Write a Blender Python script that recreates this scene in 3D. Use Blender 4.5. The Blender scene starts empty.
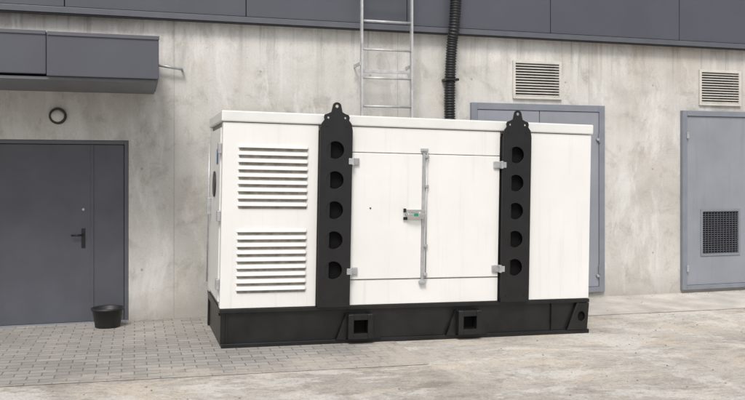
import bpy, bmesh, math, random
from mathutils import Vector, Matrix
random.seed(7)
scene = bpy.context.scene
scene.view_settings.view_transform = 'Standard'
scene.view_settings.look = 'None'
scene.view_settings.exposure = 0

# ------------------------------------------------------------ materials
def new_mat(name):
    m = bpy.data.materials.new(name); m.use_nodes = True
    nt = m.node_tree
    return m, nt, nt.nodes['Principled BSDF']

class NB:
    def __init__(s, nt): s.nt = nt; s.tc = nt.nodes.new('ShaderNodeTexCoord').outputs['Object']
    def mapping(s, scale=(1,1,1), loc=(0,0,0), rot=(0,0,0), src=None):
        n = s.nt.nodes.new('ShaderNodeMapping')
        n.inputs['Scale'].default_value = scale; n.inputs['Location'].default_value = loc
        n.inputs['Rotation'].default_value = rot
        s.nt.links.new(src or s.tc, n.inputs['Vector']); return n.outputs[0]
    def noise(s, scale, detail=4, rough=.55, vec=None, dist=0):
        n = s.nt.nodes.new('ShaderNodeTexNoise')
        n.inputs['Scale'].default_value = scale; n.inputs['Detail'].default_value = detail
        n.inputs['Roughness'].default_value = rough; n.inputs['Distortion'].default_value = dist
        s.nt.links.new(vec or s.tc, n.inputs['Vector']); return n.outputs['Fac']
    def ramp(s, fac, stops):
        n = s.nt.nodes.new('ShaderNodeValToRGB'); e = n.color_ramp.elements
        while len(e) < len(stops): e.new(0.5)
        for i, (p, c) in enumerate(stops):
            e[i].position = p
            if not hasattr(c, '__len__'): c = (c, c, c)
            e[i].color = (*c, 1)
        s.nt.links.new(fac, n.inputs[0]); return n.outputs[0]
    def mix(s, a, b, fac, mode='MIX'):
        n = s.nt.nodes.new('ShaderNodeMix'); n.data_type = 'RGBA'; n.blend_type = mode
        for sock, v in ((n.inputs[6], a), (n.inputs[7], b), (n.inputs[0], fac)):
            if hasattr(v, 'is_linked'): s.nt.links.new(v, sock)
            elif hasattr(v, '__len__'): sock.default_value = (*v, 1)
            else: sock.default_value = v
        return n.outputs[2]
    def math(s, op, a, b=0.0, clamp=False):
        n = s.nt.nodes.new('ShaderNodeMath'); n.operation = op; n.use_clamp = clamp
        for i, v in enumerate((a, b)):
            if hasattr(v, 'is_linked'): s.nt.links.new(v, n.inputs[i])
            else: n.inputs[i].default_value = v
        return n.outputs[0]
    def xyz(s, vec=None):
        n = s.nt.nodes.new('ShaderNodeSeparateXYZ'); s.nt.links.new(vec or s.tc, n.inputs[0]); return n.outputs
    def bump(s, h, strength, dist, bsdf):
        n = s.nt.nodes.new('ShaderNodeBump'); n.inputs['Strength'].default_value = strength
        n.inputs['Distance'].default_value = dist
        s.nt.links.new(h, n.inputs['Height']); s.nt.links.new(n.outputs[0], bsdf.inputs['Normal'])
    def maprange(s, v, a, b, c=0, d=1):
        n = s.nt.nodes.new('ShaderNodeMapRange')
        s.nt.links.new(v, n.inputs[0])
        for i, x in enumerate((a, b, c, d)): n.inputs[i+1].default_value = x
        return n.outputs[0]

def simple(name, col, rough=.5, metal=0, var=.12, nscale=6, streak=False, spec=.5, bump=0):
    m, nt, b = new_mat(name); k = NB(nt)
    f = k.noise(nscale, 4)
    c1 = tuple(x*(1-var) for x in col); c2 = tuple(min(1, x*(1+var)) for x in col)
    c = k.ramp(f, [(.3, c1), (.7, c2)])
    if streak:
        st = k.noise(1, 4, .6, k.mapping((16, 16, .7)))
        c = k.mix(c, (.72, .70, .66), k.ramp(st, [(.55, 0), (.85, .45)]), 'MULTIPLY')
    nt.links.new(c, b.inputs['Base Color'])
    b.inputs['Roughness'].default_value = rough; b.inputs['Metallic'].default_value = metal
    b.inputs['Specular IOR Level'].default_value = spec
    if bump: k.bump(k.noise(60, 3), bump, .004, b)
    return m

# concrete wall
def mat_concrete_wall():
    m, nt, b = new_mat('weathered_concrete'); k = NB(nt)
    big = k.noise(.8, 6, .65, dist=.5)
    c = k.ramp(big, [(.32, (.455, .44, .41)), (.5, (.56, .545, .515)), (.68, (.63, .615, .59))])
    med = k.noise(3.0, 8, .72, dist=.6)
    c = k.mix(c, k.ramp(med, [(.32, (.66, .645, .62)), (.48, (1, 1, 1)), (.75, (1.0, 1.0, 1.0))]), .75, 'MULTIPLY')
    x, y_, z = k.xyz()
    st = k.noise(1, 5, .65, k.mapping((5.5, 5.5, .3)), dist=.3)
    stf = k.ramp(st, [(.5, 0), (.68, 1)])
    topf = k.maprange(z, 1.2, 3.4, .08, .8)
    c = k.mix(c, (.36, .345, .32), k.math('MULTIPLY', k.math('MULTIPLY', stf, topf), .55))
    dr = k.noise(1, 3, .6, k.mapping((15, 15, .5), (2, 0, 0)))
    drf = k.math('MULTIPLY', k.ramp(dr, [(.54, 0), (.68, 1)]), k.maprange(z, 2.75, 3.4, 0, .8))
    c = k.mix(c, (.24, .23, .21), k.math('MULTIPLY', drf, .65))
    lt = k.noise(1, 6, .7, k.mapping((2.4, 2.4, .8), (4.2, 0, 1)), dist=.4)
    c = k.mix(c, (.73, .72, .70), k.math('MULTIPLY', k.ramp(lt, [(.52, 0), (.64, 1)]), .6))
    rt = k.noise(1.3, 5, .65, k.mapping((1, 1, .7), (9, 3, 2)))
    c = k.mix(c, (.50, .43, .34), k.math('MULTIPLY', k.ramp(rt, [(.54, 0), (.70, 1)]), .36))
    bn = k.noise(2.2, 5)
    base = k.math('ADD', z, k.math('MULTIPLY', bn, -.6))
    c = k.mix(c, (.30, .285, .26), k.maprange(base, -.3, .08, .6, 0))
    fx = k.math('ABSOLUTE', k.math('SUBTRACT', k.math('FRACT', k.math('DIVIDE', k.math('ADD', x, 30.62), 2.7)), .5))
    jl = k.maprange(fx, 0, .003, 1, 0)
    c = k.mix(c, (.29, .28, .26), k.math('MULTIPLY', jl, .5))
    tx = k.math('MULTIPLY', k.math('SUBTRACT', k.math('FRACT', k.math('DIVIDE', k.math('ADD', x, 30.3), 1.35)), .5), 1.35)
    tz = k.math('MULTIPLY', k.math('SUBTRACT', k.math('FRACT', k.math('DIVIDE', k.math('ADD', z, 10.35), 1.15)), .5), 1.15)
    td = k.math('SQRT', k.math('ADD', k.math('MULTIPLY', tx, tx), k.math('MULTIPLY', tz, tz)))
    tie = k.maprange(td, .011, .017, 1, 0)
    c = k.mix(c, (.25, .24, .225), k.math('MULTIPLY', tie, .6))
    g = k.noise(55, 4, .7)
    c = k.mix(c, k.ramp(g, [(.3, .80), (.6, 1.0)]), .6, 'MULTIPLY')
    v = nt.nodes.new('ShaderNodeTexVoronoi'); v.inputs['Scale'].default_value = 11
    nt.links.new(k.tc, v.inputs['Vector'])
    holes = k.math('MULTIPLY', k.maprange(v.outputs['Distance'], .03, .09, 1, 0), k.ramp(k.noise(1.7, 2), [(.46, 0), (.54, 1)]))
    c = k.mix(c, (.20, .19, .18), k.math('MULTIPLY', holes, .55))
    nt.links.new(c, b.inputs['Base Color']); b.inputs['Roughness'].default_value = .92
    b.inputs['Specular IOR Level'].default_value = .2
    h = k.math('ADD', k.math('MULTIPLY', med, .6), k.math('MULTIPLY', g, .25))
    h = k.math('SUBTRACT', h, k.math('MULTIPLY', holes, .3))
    h = k.math('SUBTRACT', h, k.math('MULTIPLY', k.math('ADD', jl, tie), .4))
    k.bump(h, .45, .010, b)
    return m

def mat_ground():
    m, nt, b = new_mat('worn_concrete_ground'); k = NB(nt)
    big = k.noise(.5, 5, .6, dist=.8)
    c = k.ramp(big, [(.32, (.36, .335, .30)), (.5, (.455, .425, .385)), (.68, (.53, .505, .465))])
    med = k.noise(2.0, 8, .72, k.mapping((1, 2.2, 1)), dist=1.0)
    c = k.mix(c, k.ramp(med, [(.32, (.62, .595, .56)), (.52, (1, 1, 1))]), .8, 'MULTIPLY')
    sand = k.noise(1.1, 7, .7, k.mapping((1, 1.8, 1), (5, 2, 0)), dist=.5)
    c = k.mix(c, (.59, .52, .43), k.math('MULTIPLY', k.ramp(sand, [(.49, 0), (.60, 1)]), .65))
    pale = k.noise(.9, 8, .75, k.mapping((1, 1.6, 1), (15, 7, 0)), dist=.4)
    c = k.mix(c, (.65, .63, .595), k.math('MULTIPLY', k.ramp(pale, [(.51, 0), (.57, 1)]), .6))
    g = k.noise(70, 4, .8)
    c = k.mix(c, k.ramp(g, [(.32, .58), (.5, 1.0), (.7, 1.05)]), .8, 'MULTIPLY')
    g2 = k.noise(22, 5, .8)
    c = k.mix(c, k.ramp(g2, [(.38, .66), (.49, 1.0)]), .65, 'MULTIPLY')
    v = nt.nodes.new('ShaderNodeTexVoronoi'); v.inputs['Scale'].default_value = 34
    nt.links.new(k.tc, v.inputs['Vector'])
    peb = k.math('MULTIPLY', k.maprange(v.outputs['Distance'], .1, .2, 1, 0), k.ramp(k.noise(3, 4), [(.5, 0), (.62, 1)]))
    c = k.mix(c, (.25, .235, .215), k.math('MULTIPLY', peb, .55))
    n = nt.nodes.new('ShaderNodeTexNoise'); n.inputs['Scale'].default_value = 2.4; n.inputs['Detail'].default_value = 6
    nt.links.new(k.tc, n.inputs['Vector'])
    vm = nt.nodes.new('ShaderNodeVectorMath'); vm.operation = 'MULTIPLY_ADD'
    nt.links.new(n.outputs['Color'], vm.inputs[0]); vm.inputs[1].default_value = (.5, .5, 0)
    nt.links.new(k.tc, vm.inputs[2])
    vc = nt.nodes.new('ShaderNodeTexVoronoi'); vc.feature = 'DISTANCE_TO_EDGE'; vc.inputs['Scale'].default_value = .36
    nt.links.new(vm.outputs[0], vc.inputs['Vector'])
    cr = k.math('MULTIPLY', k.maprange(vc.outputs['Distance'], 0, .004, 1, 0), k.ramp(k.noise(.8, 3), [(.48, 0), (.6, 1)]))
    c = k.mix(c, (.24, .225, .205), k.math('MULTIPLY', cr, .4))
    nt.links.new(c, b.inputs['Base Color']); b.inputs['Roughness'].default_value = .93
    b.inputs['Specular IOR Level'].default_value = .2
    h = k.math('ADD', k.math('MULTIPLY', med, .5), k.math('MULTIPLY', g, .35))
    k.bump(h, .6, .015, b)
    return m

def mat_pavers():
    m, nt, b = new_mat('concrete_pavers'); k = NB(nt)
    wob = nt.nodes.new('ShaderNodeTexNoise'); wob.inputs['Scale'].default_value = 3
    nt.links.new(k.tc, wob.inputs['Vector'])
    vm = nt.nodes.new('ShaderNodeVectorMath'); vm.operation = 'MULTIPLY_ADD'
    nt.links.new(wob.outputs['Color'], vm.inputs[0]); vm.inputs[1].default_value = (.012, .012, 0)
    nt.links.new(k.tc, vm.inputs[2])
    br = nt.nodes.new('ShaderNodeTexBrick'); br.offset = .5
    br.inputs['Scale'].default_value = 1; br.inputs['Brick Width'].default_value = .205
    br.inputs['Row Height'].default_value = .105; br.inputs['Mortar Size'].default_value = .0055
    br.inputs['Mortar Smooth'].default_value = .3
    br.inputs['Color1'].default_value = (.305, .295, .28, 1); br.inputs['Color2'].default_value = (.385, .372, .352, 1)
    br.inputs['Mortar'].default_value = (.19, .18, .16, 1)
    nt.links.new(vm.outputs[0], br.inputs['Vector'])
    c = br.outputs['Color']
    big = k.noise(.9, 6, .65, dist=.5)
    c = k.mix(c, k.ramp(big, [(.3, (.78, .77, .76)), (.65, (1.12, 1.1, 1.07))]), .8, 'MULTIPLY')
    sand = k.noise(1.6, 8, .75, dist=.6)
    x, y, z = k.xyz()
    edge = k.maprange(y, -2.2, -2.85, 0, .18)
    edge2 = k.maprange(x, .8, 2.3, 0, .10)
    sf = k.math('ADD', k.math('ADD', sand, edge), edge2)
    c = k.mix(c, (.48, .435, .38), k.ramp(sf, [(.58, 0), (.74, .85)]))
    g = k.noise(80, 4, .8)
    c = k.mix(c, k.ramp(g, [(.3, .68), (.55, 1.0)]), .75, 'MULTIPLY')
    nt.links.new(c, b.inputs['Base Color']); b.inputs['Roughness'].default_value = .9
    b.inputs['Specular IOR Level'].default_value = .2
    h = k.math('SUBTRACT', k.math('MULTIPLY', g, .3), k.math('MULTIPLY', br.outputs['Fac'], .8))
    k.bump(h, .6, .008, b)
    return m

M_WALL = mat_concrete_wall(); M_GROUND = mat_ground(); M_PAVE = mat_pavers()
M_APRON = simple('smooth_concrete', (.48, .455, .42), .9, var=.2, nscale=3, spec=.2, bump=.4)
M_STONE = simple('stone_chips', (.33, .31, .28), .9, var=.35, nscale=8, spec=.2)
M_FASCIA = simple('dark_grey_cladding', (.076, .080, .099), .42, var=.08, nscale=1.2)
M_FLASH = simple('flashing', (.095, .10, .118), .4, var=.08)
M_GAP = simple('dark_gap', (.012, .012, .014), .9, var=.1)
M_DOOR = simple('grey_door_paint', (.080, .084, .102), .45, var=.10, nscale=3)
M_DOOR2 = simple('light_grey_door_paint', (.25, .265, .30), .5, var=.08, nscale=2, streak=True)
M_DOOR2F = simple('light_grey_frame', (.20, .216, .25), .5, var=.08)
M_WHITE = simple('white_paint', (.755, .75, .73), .30, var=.035, nscale=1.6, streak=True)
M_ROOF = simple('white_roof_paint', (.70, .70, .685), .4, var=.05, nscale=3)
M_DIRT_SHADE = simple('louvre_dirt_shade', (.30, .28, .24), .8, var=.35, nscale=14)  # on the louvres: dirt and the slats' shadow painted as one colour
M_BLACK = simple('black_paint', (.0085, .0085, .0095), .36, var=.25, nscale=8)
M_BLACKM = simple('black_matte', (.004, .004, .0045), .8, var=.2, spec=.2)
M_BASE = simple('black_base_paint', (.0075, .0075, .008), .40, var=.6, nscale=5)
M_GALV = simple('galvanised_steel', (.44, .45, .46), .42, metal=.5, var=.2, nscale=14)
M_GALVP = simple('ladder_galvanised', (.46, .465, .47), .5, metal=.3, var=.2, nscale=12)
M_VENT = simple('vent_paint', (.56, .54, .50), .6, var=.1)
M_CHROME = simple('chrome', (.7, .7, .7), .2, metal=1, var=.05)
M_GREEN = simple('green_plastic', (.01, .25, .12), .4, var=.1)
M_RUBBER = simple('black_conduit', (.016, .016, .018), .5, var=.2)
M_BUCKET = simple('bucket_plastic', (.016, .016, .018), .5, var=.3, nscale=10)
M_GLASS = simple('opal_glass', (.60, .60, .58), .25, var=.04)
M_SOFFIT = simple('soffit', (.15, .155, .175), .5, var=.06)
M_SOIL = simple('soil', (.05, .04, .03), .95, var=.4, nscale=20)

# ------------------------------------------------------------ helpers
def empty(name, loc=(0, 0, 0), rot=(0, 0, 0)):
    o = bpy.data.objects.new(name, None); scene.collection.objects.link(o)
    o.location = loc; o.rotation_euler = rot; o.empty_display_size = .2; return o
def link(me, name, parent, mat, smooth=False):
    o = bpy.data.objects.new(name, me); scene.collection.objects.link(o)
    if parent: o.parent = parent
    if mat:
        for mm in (mat if isinstance(mat, (list, tuple)) else [mat]): me.materials.append(mm)
    if smooth:
        for p in me.polygons: p.use_smooth = True
    return o
def bm_done(bm, name, parent, mat, smooth=False):
    me = bpy.data.meshes.new(name); bm.to_mesh(me); bm.free(); return link(me, name, parent, mat, smooth)
def add_box(bm, lo, hi, bev=0, mi=0, seg=2):
    t = bmesh.new()
    r = bmesh.ops.create_cube(t, size=1)
    for v in t.verts:
        v.co = Vector([(lo[i]+hi[i])/2 + v.co[i]*(hi[i]-lo[i]) for i in range(3)])
    if bev: bmesh.ops.bevel(t, geom=list(t.edges), offset=bev, segments=seg, affect='EDGES', profile=.5)
    for f in t.faces: f.material_index = mi
    me = bpy.data.meshes.new('t'); t.to_mesh(me); t.free(); bm.from_mesh(me); bpy.data.meshes.remove(me)
def box(name, parent, lo, hi, mat, bev=0.0):
    bm = bmesh.new(); add_box(bm, lo, hi, bev); return bm_done(bm, name, parent, mat)
def boxes(name, parent, lst, mat, bev=0.0):
    bm = bmesh.new()
    for e in lst: add_box(bm, e[0], e[1], e[2] if len(e) > 2 else bev, e[3] if len(e) > 3 else 0)
    return bm_done(bm, name, parent, mat)
def add_cyl(bm, p0, p1, r, seg=16, r2=None, mi=0):
    p0, p1 = Vector(p0), Vector(p1); d = p1-p0
    t = bmesh.new()
    bmesh.ops.create_cone(t, cap_ends=True, segments=seg, radius1=r, radius2=r if r2 is None else r2, depth=d.length)
    M = Matrix.Translation((p0+p1)/2) @ d.to_track_quat('Z', 'Y').to_matrix().to_4x4()
    bmesh.ops.transform(t, matrix=M, verts=t.verts)
    for f in t.faces:
        f.material_index = mi; f.smooth = len(f.verts) == 4
    me = bpy.data.meshes.new('t'); t.to_mesh(me); t.free(); bm.from_mesh(me); bpy.data.meshes.remove(me)
def cyl(name, parent, p0, p1, r, mat, seg=20, r2=None):
    bm = bmesh.new(); add_cyl(bm, p0, p1, r, seg, r2); return bm_done(bm, name, parent, mat)
def plate_curve(name, parent, outline, holes, thick, mat, loc, bev=.002):
    """plate in the local XZ plane with round holes"""
    cu = bpy.data.curves.new(name, 'CURVE'); cu.dimensions = '2D'; cu.fill_mode = 'BOTH'
    cu.extrude = thick/2; cu.bevel_depth = bev
    def spl(pts):
        s = cu.splines.new('POLY'); s.points.add(len(pts)-1)
        for p, q in zip(s.points, pts): p.co = (q[0], q[1], 0, 1)
        s.use_cyclic_u = True
    spl(outline)
    for (cx, cz, rx, rz) in holes:
        spl([(cx+rx*math.cos(a*math.tau/32), cz+rz*math.sin(a*math.tau/32)) for a in range(32)])
    ob = bpy.data.objects.new(name+'_c', cu); scene.collection.objects.link(ob)
    dg = bpy.context.evaluated_depsgraph_get(); dg.update()
    me = bpy.data.meshes.new_from_object(ob.evaluated_get(dg)); bpy.data.objects.remove(ob)
    me.transform(Matrix.Rotation(math.radians(90), 4, 'X')); me.transform(Matrix.Translation(loc))
    me.materials.clear()
    return link(me, name, parent, mat)

# ------------------------------------------------------------ ground
def gz(x, y):
    f = min(max(-y/1.8, 0), 1)
    return -.019*(min(max(x, -1.5), 7)-1.75)*f
def frange(a, b, s):
    n = round((b-a)/s); return [a+(b-a)*i/n for i in range(n+1)]
def sheet(name, xs, ys, dz, mat):
    bm = bmesh.new()
    g = [[bm.verts.new((x, y, gz(x, y)+dz)) for x in xs] for y in ys]
    for j in range(len(ys)-1):
        for i in range(len(xs)-1):
            bm.faces.new((g[j][i], g[j][i+1], g[j+1][i+1], g[j+1][i]))
    return bm_done(bm, name, None, mat, True)
sheet('ground', [-600, -200, -60, -20]+frange(-8, 12, .25)+[20, 60, 200, 600],
      [-600, -200, -60, -20]+frange(-10, 0, .2)+[.3, 14, 60, 200, 600], 0, M_GROUND)
sheet('block_paving', frange(-8, 2.5, .25), frange(-2.8, 0, .2), .004, M_PAVE)
sheet('concrete_apron', frange(4.75, 12, .25), frange(-1.0, 0, .2), .005, M_APRON)

# ------------------------------------------------------------ building
B = empty('concrete_building')
XL, XR, ZT = -14.0, 22.0, 6.4
def wall_front():
    bm = bmesh.new()
    ops = [(-1.52, -.07, -.3, 2.045), (4.72, 5.385, 2.66, 3.12), (7.59, 8.25, 2.64, 3.10)]
    xs = sorted({XL, XR, *[o[0] for o in ops], *[o[1] for o in ops]})
    zs = sorted({-.3, ZT, *[o[2] for o in ops], *[o[3] for o in ops]})
    V = {}
    def v(x, y, z):
        k = (round(x, 4), round(y, 4), round(z, 4))
        if k not in V: V[k] = bm.verts.new(k)
        return V[k]
    for i in range(len(xs)-1):
        for j in range(len(zs)-1):
            cx, cz = (xs[i]+xs[i+1])/2, (zs[j]+zs[j+1])/2
            if any(o[0] < cx < o[1] and o[2] < cz < o[3] for o in ops): continue
            bm.faces.new((v(xs[i], 0, zs[j]), v(xs[i+1], 0, zs[j]), v(xs[i+1], 0, zs[j+1]), v(xs[i], 0, zs[j+1])))
    d = .16
    for (a, b_, c, e) in ops:
        for q in (((a, c), (a, e)), ((b_, c), (b_, e)), ((a, e), (b_, e)), ((a, c), (b_, c))):
            (x0, z0), (x1, z1) = q
            bm.faces.new([bm.verts.new(p) for p in ((x0, 0, z0), (x1, 0, z1), (x1, d, z1), (x0, d, z0))])
    for q in (((XL,0),(XL,12)), ((XR,0),(XR,12)), ((XL,12),(XR,12))):
        (x0, y0), (x1, y1) = q
        bm.faces.new([bm.verts.new(p) for p in ((x0,y0,-.3),(x1,y1,-.3),(x1,y1,ZT),(x0,y0,ZT))])
    bm.faces.new([bm.verts.new(p) for p in ((XL,0,ZT),(XR,0,ZT),(XR,12,ZT),(XL,12,ZT))])
    return bm_done(bm, 'walls', B, M_WALL)
wall_front()
lst = []; x = 1.24-1.98*8
seam = []
while x < XR: seam.append(x); x += 1.98
seam = [XL]+[s for s in seam if s > XL+.3]+[XR]
for a, b_ in zip(seam[:-1], seam[1:]):
    lst.append(((a+.005, -.10, 3.50), (b_-.005, -.01, 4.62), .004))
    lst.append(((a+.005, -.10, 4.63), (b_-.005, -.01, 5.75), .004))
boxes('cladding_panels', B, lst, M_FASCIA)
box('cladding_backing', B, (XL, -.08, 3.46), (XR, -.003, 6.3), M_GAP)
boxes('drip_flashing', B, [((XL, -.125, 3.425), (XR, -.002, 3.492), .004)], M_FLASH)
box('flashing_lip', B, (XL, -.118, 3.405), (XR, -.085, 3.425), M_GAP)
box('roof_coping', B, (XL-.1, -.16, 5.76), (XR+.1, .3, 6.5), M_FLASH, .01)

# left double door
D = empty('entrance_door'); D.parent = B
boxes('frame', D, [((-1.52, .03, -.02), (-1.475, .12, 2.045), .004), ((-.115, .03, -.02), (-.07, .12, 2.045), .004),
                   ((-1.475, .03, 2.0), (-.115, .12, 2.045), .004)], M_FLASH)
box('main_leaf', D, (-1.47, .055, .015), (-.464, .10, 1.995), M_DOOR, .003)
box('side_leaf', D, (-.458, .055, .015), (-.12, .10, 1.995), M_DOOR, .003)
box('astragal', D, (-.475, .045, .015), (-.445, .0545, 1.995), M_DOOR, .002)
box('door_backing', D, (-1.52, .125, -.1), (-.07, .15, 2.045), M_GAP)
box('threshold', D, (-1.52, .0, -.03), (-.07, .12, .012), M_DOOR2F, .003)
bm = bmesh.new()
add_box(bm, (-.575, .047, .84), (-.535, .0549, 1.06), .003)
add_cyl(bm, (-.555, .05, .985), (-.555, .0, .985), .010)
add_cyl(bm, (-.555, .0, .985), (-.68, .0, .985), .010)
add_cyl(bm, (-.555, .05, .885), (-.555, .036, .885), .014)
bm_done(bm, 'handle', D, M_BLACK)
bm = bmesh.new(); add_cyl(bm, (-.555, .0545, 1.27), (-.555, .045, 1.27), .014)
bm_done(bm, 'lock', D, M_GALV)

# canopy
C = empty('entrance_canopy'); C.parent = B
box('canopy_box', C, (-.805, -1.30, 2.605), (.225, -.001, 3.02), M_FASCIA, .006)
box('canopy_box_2', C, (-3.2, -1.27, 2.625), (-.811, -.001, 3.03), M_FASCIA, .006)
box('soffit', C, (-3.18, -1.24, 2.575), (.205, -.003, 2.604), M_SOFFIT, .003)
box('edge_trim', C, (-.80, -1.312, 2.99), (.23, -1.3005, 3.028), M_FLASH, .003)
box('edge_trim_2', C, (-3.2, -1.282, 3.0), (-.815, -1.2705, 3.038), M_FLASH, .003)
bm = bmesh.new()
add_cyl(bm, (.24, -.08, 2.90), (.52, -.08, 2.86), .015)
add_cyl(bm, (.52, -.08, 2.86), (.52, 0, 2.86), .013)
bm_done(bm, 'wall_bracket_pipe', B, M_GALV)

# vents
def vent(x0, x1, z0, z1):
    V = empty('wall_vent'); V.parent = B
    bm = bmesh.new(); t = .035
    add_box(bm, (x0-t, -.03, z0-t), (x0, .0-.001, z1+t), .004); add_box(bm, (x1, -.03, z0-t), (x1+t, -.001, z1+t), .004)
    add_box(bm, (x0, -.03, z1), (x1, -.001, z1+t), .004); add_box(bm, (x0, -.03, z0-t), (x1, -.001, z0), .004)
    bm_done(bm, 'frame', V, M_VENT)
    bm = bmesh.new(); n = 12; p = (z1-z0)/n
    for i in range(n):
        z = z0+i*p
        vs = [bm.verts.new(c) for c in ((x0, -.026, z+.004), (x1, -.026, z+.004), (x1, .016, z+p*.72), (x0, .016, z+p*.72),
                                        (x0, -.026, z+.010), (x1, -.026, z+.010), (x1, .016, z+p*.72+.006), (x0, .016, z+p*.72+.006))]
        for f in ((0,1,2,3),(4,5,6,7),(0,1,5,4),(2,3,7,6)): bm.faces.new([vs[q] for q in f])
    bm_done(bm, 'slats', V, M_VENT)
    box('back', V, (x0, .10, z0), (x1, .12, z1), M_GAP)
vent(4.735, 5.37, 2.675, 3.105); vent(7.605, 8.235, 2.655, 3.085)

# grey panel door behind generator
P = empty('service_door'); P.parent = B
boxes('frame', P, [((4.105, -.045, .08), (4.19, -.002, 2.575), .004), ((5.96, -.045, .08), (6.045, -.002, 2.575), .004),
                   ((4.19, -.045, 2.49), (5.96, -.002, 2.575), .004), ((4.19, -.045, .08), (5.96, -.002, .15), .004)], M_DOOR2F)
box('leaf', P, (4.195, -.035, .155), (5.07, -.003, 2.485), M_DOOR2, .003)
box('leaf_2', P, (5.08, -.035, .155), (5.955, -.003, 2.485), M_DOOR2, .003)
boxes('hinges', P, [((5.945, -.06, z), (5.97, -.046, z+.12), .003) for z in (.32, 2.08)], M_DOOR2F)
bm = bmesh.new()
for z in (.30, 2.12): add_cyl(bm, (5.93, -.036, z), (5.93, -.07, z), .018)
bm_done(bm, 'latches', P, M_GALV)
# right plant-room door
Q = empty('plant_room_door'); Q.parent = B
boxes('frame', Q, [((7.266, -.06, .05), (7.34, -.002, 2.54), .005), ((9.10, -.06, .05), (9.18, -.002, 2.54), .005),
                   ((7.34, -.06, 2.465), (9.10, -.002, 2.54), .005), ((7.34, -.06, .05), (9.10, -.002, .11), .005)], M_DOOR2F)
box('leaf_2', Q, (8.46, -.04, .115), (9.095, -.003, 2.46), M_DOOR2, .003)
gx0, gx1, gz0, gz1 = 7.60, 8.205, .54, 1.135
boxes('leaf', Q, [((7.345, -.04, .115), (gx0, -.003, 2.46)), ((gx1, -.04, .115), (8.45, -.003, 2.46)),
                  ((gx0, -.04, gz1), (gx1, -.003, 2.46)), ((gx0, -.04, .115), (gx1, -.003, gz0))], M_DOOR2)
boxes('grille_frame', Q, [((gx0-.03, -.052, gz0-.03), (gx0+.003, -.0405, gz1+.03), .002), ((gx1-.003, -.052, gz0-.03), (gx1+.03, -.0405, gz1+.03), .002),
                  ((gx0+.003, -.052, gz1-.003), (gx1-.003, -.0405, gz1+.03), .002), ((gx0+.003, -.052, gz0-.03), (gx1-.003, -.0405, gz0+.003), .002)], M_DOOR2F)
box('grille_back', Q, (gx0, -.012, gz0), (gx1, -.006, gz1), M_GAP)
lst = [((gx0, -.034, gz0+i*.030+.006), (gx1, -.022, gz0+i*.030+.015)) for i in range(20)]
lst += [((gx0+.05+i*.0505-.003, -.044, gz0), (gx0+.05+i*.0505+.003, -.036, gz1)) for i in range(11)]
boxes('grille_bars', Q, lst, M_FLASH)
boxes('hinges', Q, [((7.325, -.075, z), (7.36, -.061, z+.09), .004) for z in (.30, 2.15)], M_GALV)

# wall lamp
W = empty('bulkhead_lamp', (-.815, 0, 2.307))
cyl('backplate', W, (0, -.001, 0), (0, -.035, 0), .092, M_BLACK, 32)
bm = bmesh.new(); bmesh.ops.create_uvsphere(bm, u_segments=28, v_segments=14, radius=.070)
for v in bm.verts: v.co = Vector((v.co.x, v.co.y*.7-.045, v.co.z))
bm_done(bm, 'diffuser', W, M_GLASS, True)
bm = bmesh.new()
for i in range(32):
    a0, a1 = i*math.tau/32, (i+1)*math.tau/32
    for r0, r1, y0, y1 in ((.092, .082, -.035, -.058), (.082, .066, -.058, -.058)):
        bm.faces.new([bm.verts.new((r*math.cos(a), y, r*math.sin(a))) for r, y, a in ((r0, y0, a0), (r0, y0, a1), (r1, y1, a1), (r1, y1, a0))])
for i in range(14):
    a0, a1 = math.radians(20+i*10), math.radians(30+i*10)
    bm.faces.new([bm.verts.new((r*math.cos(a), y, r*math.sin(a))) for r, y, a in ((.082, -.058, a0), (.082, -.058, a1), (.074, -.095, a1), (.074, -.095, a0))])
bm_done(bm, 'ring', W, M_BLACK)

# ------------------------------------------------------------ ladder
L = empty('wall_ladder', (2.905, -.27, 0))
bm = bmesh.new()
for s in (-1, 1): add_box(bm, (s*.315-.0125, -.03, 1.15), (s*.315+.0125, .03, 7.3), .003)
bm_done(bm, 'rails', L, M_GALVP)
bm = bmesh.new(); z = 2.475-.34*3
while z < 7.2: add_cyl(bm, (-.305, 0, z), (.305, 0, z), .014, 12); z += .34
bm_done(bm, 'rungs', L, M_GALVP)
bm = bmesh.new()
for z in (1.5, 2.98, 4.6, 5.9):
    dd = .27 if z < 3.3 else .16
    for s in (-1, 1):
        add_box(bm, (s*.335-.006, -.02, z-.02), (s*.335+.006, dd-.003, z+.02), .001)
    if z < 3.3: add_box(bm, (-.345, .03, z-.10), (.345, .045, z-.06), .002)
bm_done(bm, 'wall_brackets', L, M_GALVP)
bm = bmesh.new()
for s in (-1, 1):
    for a0 in range(8):
        pa, pb = [(s*.30, -.06+.06*math.cos(t), 7.3+.3*math.sin(t)) for t in (a0*math.pi/16, (a0+1)*math.pi/16)]
        add_cyl(bm, pa, pb, .018, 8)
bm_done(bm, 'top_hoops', L, M_GALVP)

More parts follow.
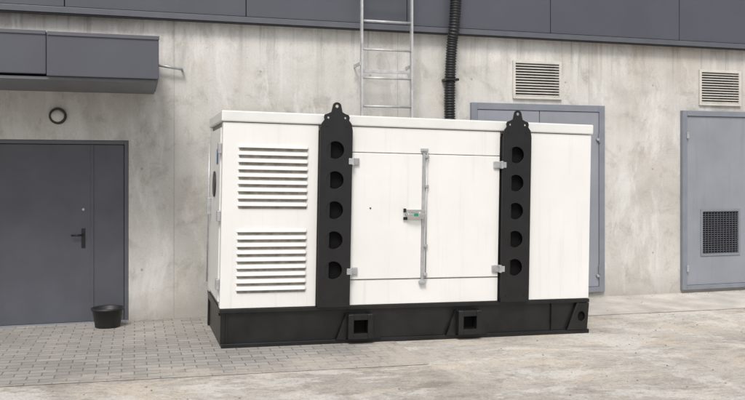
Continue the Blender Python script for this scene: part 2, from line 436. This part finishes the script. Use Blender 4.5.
# ------------------------------------------------------------ conduit
def smooth_path(pts, n=24):
    out = []
    P_ = [Vector(p) for p in pts]; P_ = [2*P_[0]-P_[1]]+P_+[2*P_[-1]-P_[-2]]
    for i in range(1, len(P_)-2):
        a, b_, c, d = P_[i-1:i+3]
        for j in range(n):
            t = j/n
            out.append(.5*((2*b_)+(c-a)*t+(2*a-5*b_+4*c-d)*t*t+(3*b_-a-3*c+d)*t**3))
    out.append(P_[-2]); return out
path = smooth_path([(3.80, -.09, .9), (3.80, -.09, 1.9), (3.79, -.09, 2.6), (3.80, -.10, 3.05), (3.80, -.15, 3.32), (3.80, -.22, 3.52), (3.83, -.215, 4.0), (3.86, -.21, 4.9), (3.86, -.21, 6.2)], 40)
ln = [0]
for a, b_ in zip(path, path[1:]): ln.append(ln[-1]+(b_-a).length)
step = .0055; N = int(ln[-1]/step); res = []; j = 0
for i in range(N):
    s = i*step
    while ln[j+1] < s: j += 1
    res.append(path[j].lerp(path[j+1], (s-ln[j])/(ln[j+1]-ln[j]+1e-9)))
bm = bmesh.new(); rings = []
for i, p in enumerate(res):
    tdir = (res[min(i+1, N-1)]-res[max(i-1, 0)]).normalized()
    xa = Vector((1, 0, 0)); ya = tdir.cross(xa).normalized(); xa = ya.cross(tdir)
    r = .064+.0075*math.cos(i*math.tau/6)
    rings.append([bm.verts.new(p+xa*r*math.cos(a*math.tau/18)+ya*r*math.sin(a*math.tau/18)) for a in range(18)])
for a, b_ in zip(rings, rings[1:]):
    for q in range(18): bm.faces.new((a[q], a[(q+1) % 18], b_[(q+1) % 18], b_[q]))
CO = empty('corrugated_conduit')
bm_done(bm, 'hose', CO, M_RUBBER, True)
boxes('clamps', CO, [((3.715, -.172, 2.83), (3.885, -.002, 2.86), .004)], M_BLACK)

# ------------------------------------------------------------ generator
TILT = math.radians(1.09)
G = empty('diesel_generator', (.759, -1.80, .018), (0, TILT, 0))
GL, GW = 3.948, 1.28
Z0, Z1, Z2 = .375, 2.15, 2.258
box('body_core', G, (.012, .012, Z0), (GL-.012, GW-.012, Z1), M_DIRT_SHADE)
box('roof', G, (-.018, -.018, Z1+.004), (GL+.018, GW+.018, Z2), M_ROOF, .012)
fp = [((0, 0, Z0+.004), (.922, .012, Z1-.002)), ((1.252, 0, 1.897), (2.866, .012, Z1-.002)),
      ((1.252, 0, Z0+.004), (2.866, .012, .625)), ((3.196, 0, Z0+.004), (GL, .012, Z1-.002))]
boxes('front_panels', G, [(a, b_, .004) for a, b_ in fp], M_WHITE)
box('door', G, (1.258, -.012, .634), (2.006, .012, 1.889), M_WHITE, .006)
box('door_2', G, (2.030, -.012, .634), (2.862, .012, 1.889), M_WHITE, .006)
boxes('side_panels', G, [((0, .014, Z0+.004), (.012, .12, Z1-.002), .003), ((-.010, .126, Z0+.05), (.012, 1.13, Z1-.05), .004),
                         ((0, 1.136, Z0+.004), (.012, GW, Z1-.002), .003),
                         ((GL-.012, .014, Z0+.004), (GL, GW, Z1-.002), .003)], M_WHITE)
box('rear_panel', G, (0, GW-.012, Z0+.004), (GL, GW, Z1-.002), M_WHITE, .003)
def louvres(x0, x1, z0, z1, n):
    bm = bmesh.new(); p = (z1-z0)/n; h = p*.50; out = .026
    for i in range(n):
        zb = z0+i*p+p*.34
        xs = []
        r = .03
        for q in range(7): xs.append((x0+r*(1-math.cos(q*math.pi/12)), math.sin(q*math.pi/12)))
        xr = [(x1-(a-x0), s) for a, s in reversed(xs)]
        secs = []
        for (x, s) in xs+xr:
            k = s
            pts = [(x, -.001, zb+h*(.35+.65*k)), (x, -.001-out*.5*k, zb+h*(.25+.55*k)), (x, -.001-out*.9*k, zb+h*(.12+.25*k)),
                   (x, -.001-out*k, zb+0.004), (x, -.001-out*k*.95, zb), (x, -.001, zb+.012)]
            secs.append([bm.verts.new(c) for c in pts])
        for a, b_ in zip(secs, secs[1:]):
            for q in range(5):
                f = bm.faces.new((a[q], a[q+1], b_[q+1], b_[q])); f.smooth = q < 3
                f.material_index = 1 if q == 4 else 0  # underside shade put into the colour, with the dirt
    return bm_done(bm, 'louvres', G, [M_WHITE, M_DIRT_SHADE])
NLV = 9
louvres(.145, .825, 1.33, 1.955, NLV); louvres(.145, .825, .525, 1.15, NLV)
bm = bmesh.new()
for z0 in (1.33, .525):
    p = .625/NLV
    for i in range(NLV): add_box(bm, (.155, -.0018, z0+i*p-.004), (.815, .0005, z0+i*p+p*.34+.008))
bm_done(bm, 'louvre_slots', G, M_DIRT_SHADE)  # strips painting shadow and dirt below each slat

def column(cx):
    hw = .1615
    o = [(-hw, Z0+.002), (hw, Z0+.002), (hw, 2.10), (hw-.012, 2.165), (.122, 2.20), (.128, 2.225), (.120, 2.25), (.085, 2.262), (.055, 2.278)]
    for a in range(0, 181, 18):
        t = math.radians(a); o.append((.042*math.cos(t), 2.335+.038*math.sin(t)))
    o += [(-x, z) for x, z in reversed(o[2:9])]
    out = [(cx+x, z) for x, z in o]
    holes = [(cx-.008, z, .088, .088) for z in (.735, 1.028, 1.321, 1.614, 1.907)]
    holes.append((cx, 2.335, .017, .017)); holes.append((cx-.085, 2.222, .012, .012)); holes.append((cx+.085, 2.222, .012, .012))
    plate_curve('lifting_column', G, out, holes, .008, M_BLACK, (0, -.065, 0), .0015)
    boxes('column_flanges', G, [((cx-hw+.002, -.060, Z0+.002), (cx-hw+.010, .02, 2.10)), ((cx+hw-.010, -.060, Z0+.002), (cx+hw-.002, .02, 2.10)),
          ((cx-hw+.010, -.004, Z0+.002), (cx+hw-.010, .013, 2.13))], M_BLACKM)
    for z in (.735, 1.028, 1.321, 1.614, 1.907):
        box('web', G, (cx-.11, -.058, z-.115), (cx-.052, -.045, z+.115), M_BLACK, .003)
    boxes('bolts', G, [((cx+s*.10-.008, -.076, z-.008), (cx+s*.10+.008, -.071, z+.008), .002) for s in (-1, 1) for z in (.44, 2.14)], M_BLACK)
column(1.087); column(3.031)

lst = []
for x, s in ((1.258, 1), (2.862, -1)):
    for z in (.72, 1.80):
        lst.append(((x-.045, -.082, z-.03), (x+.0, -.071, z+.03), .004) if s > 0 else ((x, -.082, z-.03), (x+.045, -.071, z+.03), .004))
        lst.append(((x+.002, -.036, z-.035), (x+.075, -.0125, z+.035), .005) if s > 0 else ((x-.075, -.036, z-.035), (x-.002, -.0125, z+.035), .005))
        lst.append(((x-.010, -.084, z-.04), (x+.012, -.03, z+.04), .006))
boxes('hinges', G, lst, M_GALV)
bm = bmesh.new()
add_box(bm, (2.004, -.026, .60), (2.032, -.0125, 1.93), .003)
add_cyl(bm, (2.045, -.036, .64), (2.045, -.036, 1.90), .007, 12)
for z in (.66, .95, 1.55, 1.85): add_box(bm, (2.028, -.048, z), (2.064, -.013, z+.03), .004)
add_box(bm, (1.985, -.045, 1.92), (2.055, -.001, 1.95), .004); add_box(bm, (1.985, -.045, .58), (2.055, -.001, .61), .004)
bm_done(bm, 'locking_bar', G, M_GALV)
bm = bmesh.new()
add_box(bm, (1.815, -.030, 1.235), (2.035, -.0125, 1.33), .006)
add_cyl(bm, (1.845, -.03, 1.283), (1.845, -.075, 1.283), .022)
add_box(bm, (1.835, -.085, 1.262), (2.02, -.068, 1.292), .006)
add_cyl(bm, (1.99, -.03, 1.283), (1.99, -.055, 1.283), .022)
bm_done(bm, 'handle', G, M_CHROME)
boxes('handle_grip', G, [((1.80, -.036, 1.225), (1.845, -.031, 1.255), .002), ((1.80, -.040, 1.30), (1.83, -.031, 1.34), .002)], M_BLACK)
boxes('seal_tag', G, [((1.90, -.094, 1.265), (1.94, -.086, 1.295), .002)], M_GREEN)
cyl('keyhole', G, (1.46, -.0115, 1.34), (1.46, -.018, 1.34), .008, M_BLACK, 12)

bm = bmesh.new()
for z in (.60, 1.25, 1.9): add_box(bm, (-.035, .07, z-.05), (-.002, .15, z+.05), .004)
add_cyl(bm, (-.03, 1.08, .5), (-.03, 1.08, 2.05), .008, 10)
add_box(bm, (-.055, .97, 1.22), (-.0105, 1.01, 1.40), .006)
bm_done(bm, 'side_hardware', G, M_GALV)
bm = bmesh.new()
add_cyl(bm, (-.0105, .62, 1.55), (-.022, .62, 1.55), .13, 28)
bm_done(bm, 'side_port', G, M_BLACK)
boxes('warning_label', G, [((-.013, .3, 1.75), (-.0105, .45, 1.9))], simple('label_blue', (.03, .1, .3), .4))

boxes('skid_frame', G, [
    ((-.004, -.012, .335), (GL+.004, .07, Z0-.001), .004), ((.02, -.005, 0), (GL+.012, .08, .045), .006),
    ((.01, .02, .04), (GL, .036, .336), 0), ((-.004, GW-.06, .335), (GL+.004, GW+.012, Z0-.001), .004),
    ((.0, GW-.05, 0), (GL, GW, .336), .003), ((-.004, .072, .30), (.06, GW-.062, Z0-.001), .004),
    ((.02, .082, 0), (.03, GW-.06, .30), 0), ((GL-.03, .06, 0), (GL, GW-.06, .336), .003),
    ((.03, .05, .34), (GL-.03, GW-.07, Z0-.002), 0)], M_BASE)
# fork-lift pockets: heavy box brackets standing proud of the skid, gusseted both sides
pk = []; PF = -.105
for cx in (1.36, 2.52):
    w, h0, h1 = .070, .115, .245; t = .058
    pk += [((cx-w-t, PF, h0-t), (cx-w, .025, h1+t), .010), ((cx+w, PF, h0-t), (cx+w+t, .025, h1+t), .010),
           ((cx-w-.002, PF+.002, h1), (cx+w+.002, .025, h1+t-.002), .004), ((cx-w-.002, PF+.002, h0-t+.002), (cx+w+.002, .025, h0), .004)]
boxes('fork_pockets', G, pk, M_BASE)
for cx in (1.36, 2.52):
    for s in (-1, 1):
        x0, x1 = cx+s*.129, cx+s*.23
        plate_curve('pocket_gusset', G, [(min(x0, x1), .046), (max(x0, x1), .046), (x0, .30)], [], .03, M_BASE, (0, -.012, 0), .001)
boxes('fork_pocket_interior', G, [((cx-.072, .010, .113), (cx+.072, .0195, .247)) for cx in (1.36, 2.52)], M_BLACKM)
plate_curve('end_lug', G, [(3.68, .05), (3.92, .05), (3.94, .33), (3.80, .33)], [(3.85, .19, .045, .055)], .02, M_BASE, (0, -.012, 0), .002)
box('end_lug_recess', G, (3.78, .006, .10), (3.92, .0195, .28), M_BLACKM)
boxes('base_ribs', G, [((x, .0, .046), (x+.012, .02, .334)) for x in (.06, 3.5)], M_BASE)

# ------------------------------------------------------------ bucket
K = empty('plastic_bucket', (-.285, -.33, gz(-.28, -.33)+.005))
prof = [(.001, .004), (.125, .004), (.13, .012), (.158, .185), (.170, .188), (.172, .21), (.160, .213), (.150, .20), (.122, .03), (.001, .03)]
bm = bmesh.new(); S = 36; rg = []
for r, z in prof: rg.append([bm.verts.new((r*math.cos(a*math.tau/S), r*math.sin(a*math.tau/S), z)) for a in range(S)])
for a, b_ in zip(rg, rg[1:]):
    for q in range(S): bm.faces.new((a[q], a[(q+1) % S], b_[(q+1) % S], b_[q]))
bm_done(bm, 'shell', K, M_BUCKET, True)
cyl('soil', K, (0, 0, .03), (0, 0, .165), .12, M_SOIL, 30, .143)

# loose stones
bm = bmesh.new()
for _ in range(520):
    x = random.uniform(-2, 8.5)
    y = random.uniform(-4.5, -.1) if random.random() < .55 else -abs(random.gauss(0, .07))-.02
    if .7 < x < 4.8 and -1.95 < y < -.4: continue
    r = random.uniform(.003, .010)
    t = bmesh.new(); bmesh.ops.create_icosphere(t, subdivisions=1, radius=r)
    for v in t.verts: v.co = Vector((v.co.x*random.uniform(.8, 1.3)+x, v.co.y*random.uniform(.8, 1.3)+y, v.co.z*.6+gz(x, y)+.006))
    me = bpy.data.meshes.new('t'); t.to_mesh(me); t.free(); bm.from_mesh(me); bpy.data.meshes.remove(me)
bm_done(bm, 'gravel', None, M_STONE)

# ------------------------------------------------------------ light
EL, AZ = 52.0, 203.0
w = bpy.data.worlds.new('World'); scene.world = w; w.use_nodes = True
nt = w.node_tree; bg = nt.nodes['Background']
sky = nt.nodes.new('ShaderNodeTexSky'); sky.sky_type = 'NISHITA'; sky.sun_disc = False
sky.sun_elevation = math.radians(EL); sky.sun_rotation = math.radians(AZ)
sky.air_density = 1; sky.dust_density = 3.5; sky.ozone_density = 1
hs = nt.nodes.new('ShaderNodeHueSaturation'); hs.inputs['Saturation'].default_value = .4
nt.links.new(sky.outputs[0], hs.inputs['Color']); nt.links.new(hs.outputs[0], bg.inputs['Color'])
bg.inputs['Strength'].default_value = .145
sd = bpy.data.lights.new('sun', 'SUN'); sd.energy = 2.25; sd.angle = math.radians(18); sd.color = (1, .96, .90)
so = bpy.data.objects.new('sun', sd); scene.collection.objects.link(so)
az, el = math.radians(AZ), math.radians(EL)
dirv = Vector((math.sin(az)*math.cos(el), math.cos(az)*math.cos(el), math.sin(el)))
so.rotation_euler = dirv.to_track_quat('Z', 'Y').to_euler(); so.location = dirv*20

# ------------------------------------------------------------ camera
cd = bpy.data.cameras.new('camera'); cam = bpy.data.objects.new('camera', cd); scene.collection.objects.link(cam)
cam.location = (0, -9.45, 1.7); cam.rotation_euler = (math.radians(90), 0, math.radians(-16.53))
cd.sensor_width = 36; cd.lens = 38.66; cd.shift_y = -29/745; cd.clip_end = 2000
scene.camera = cam
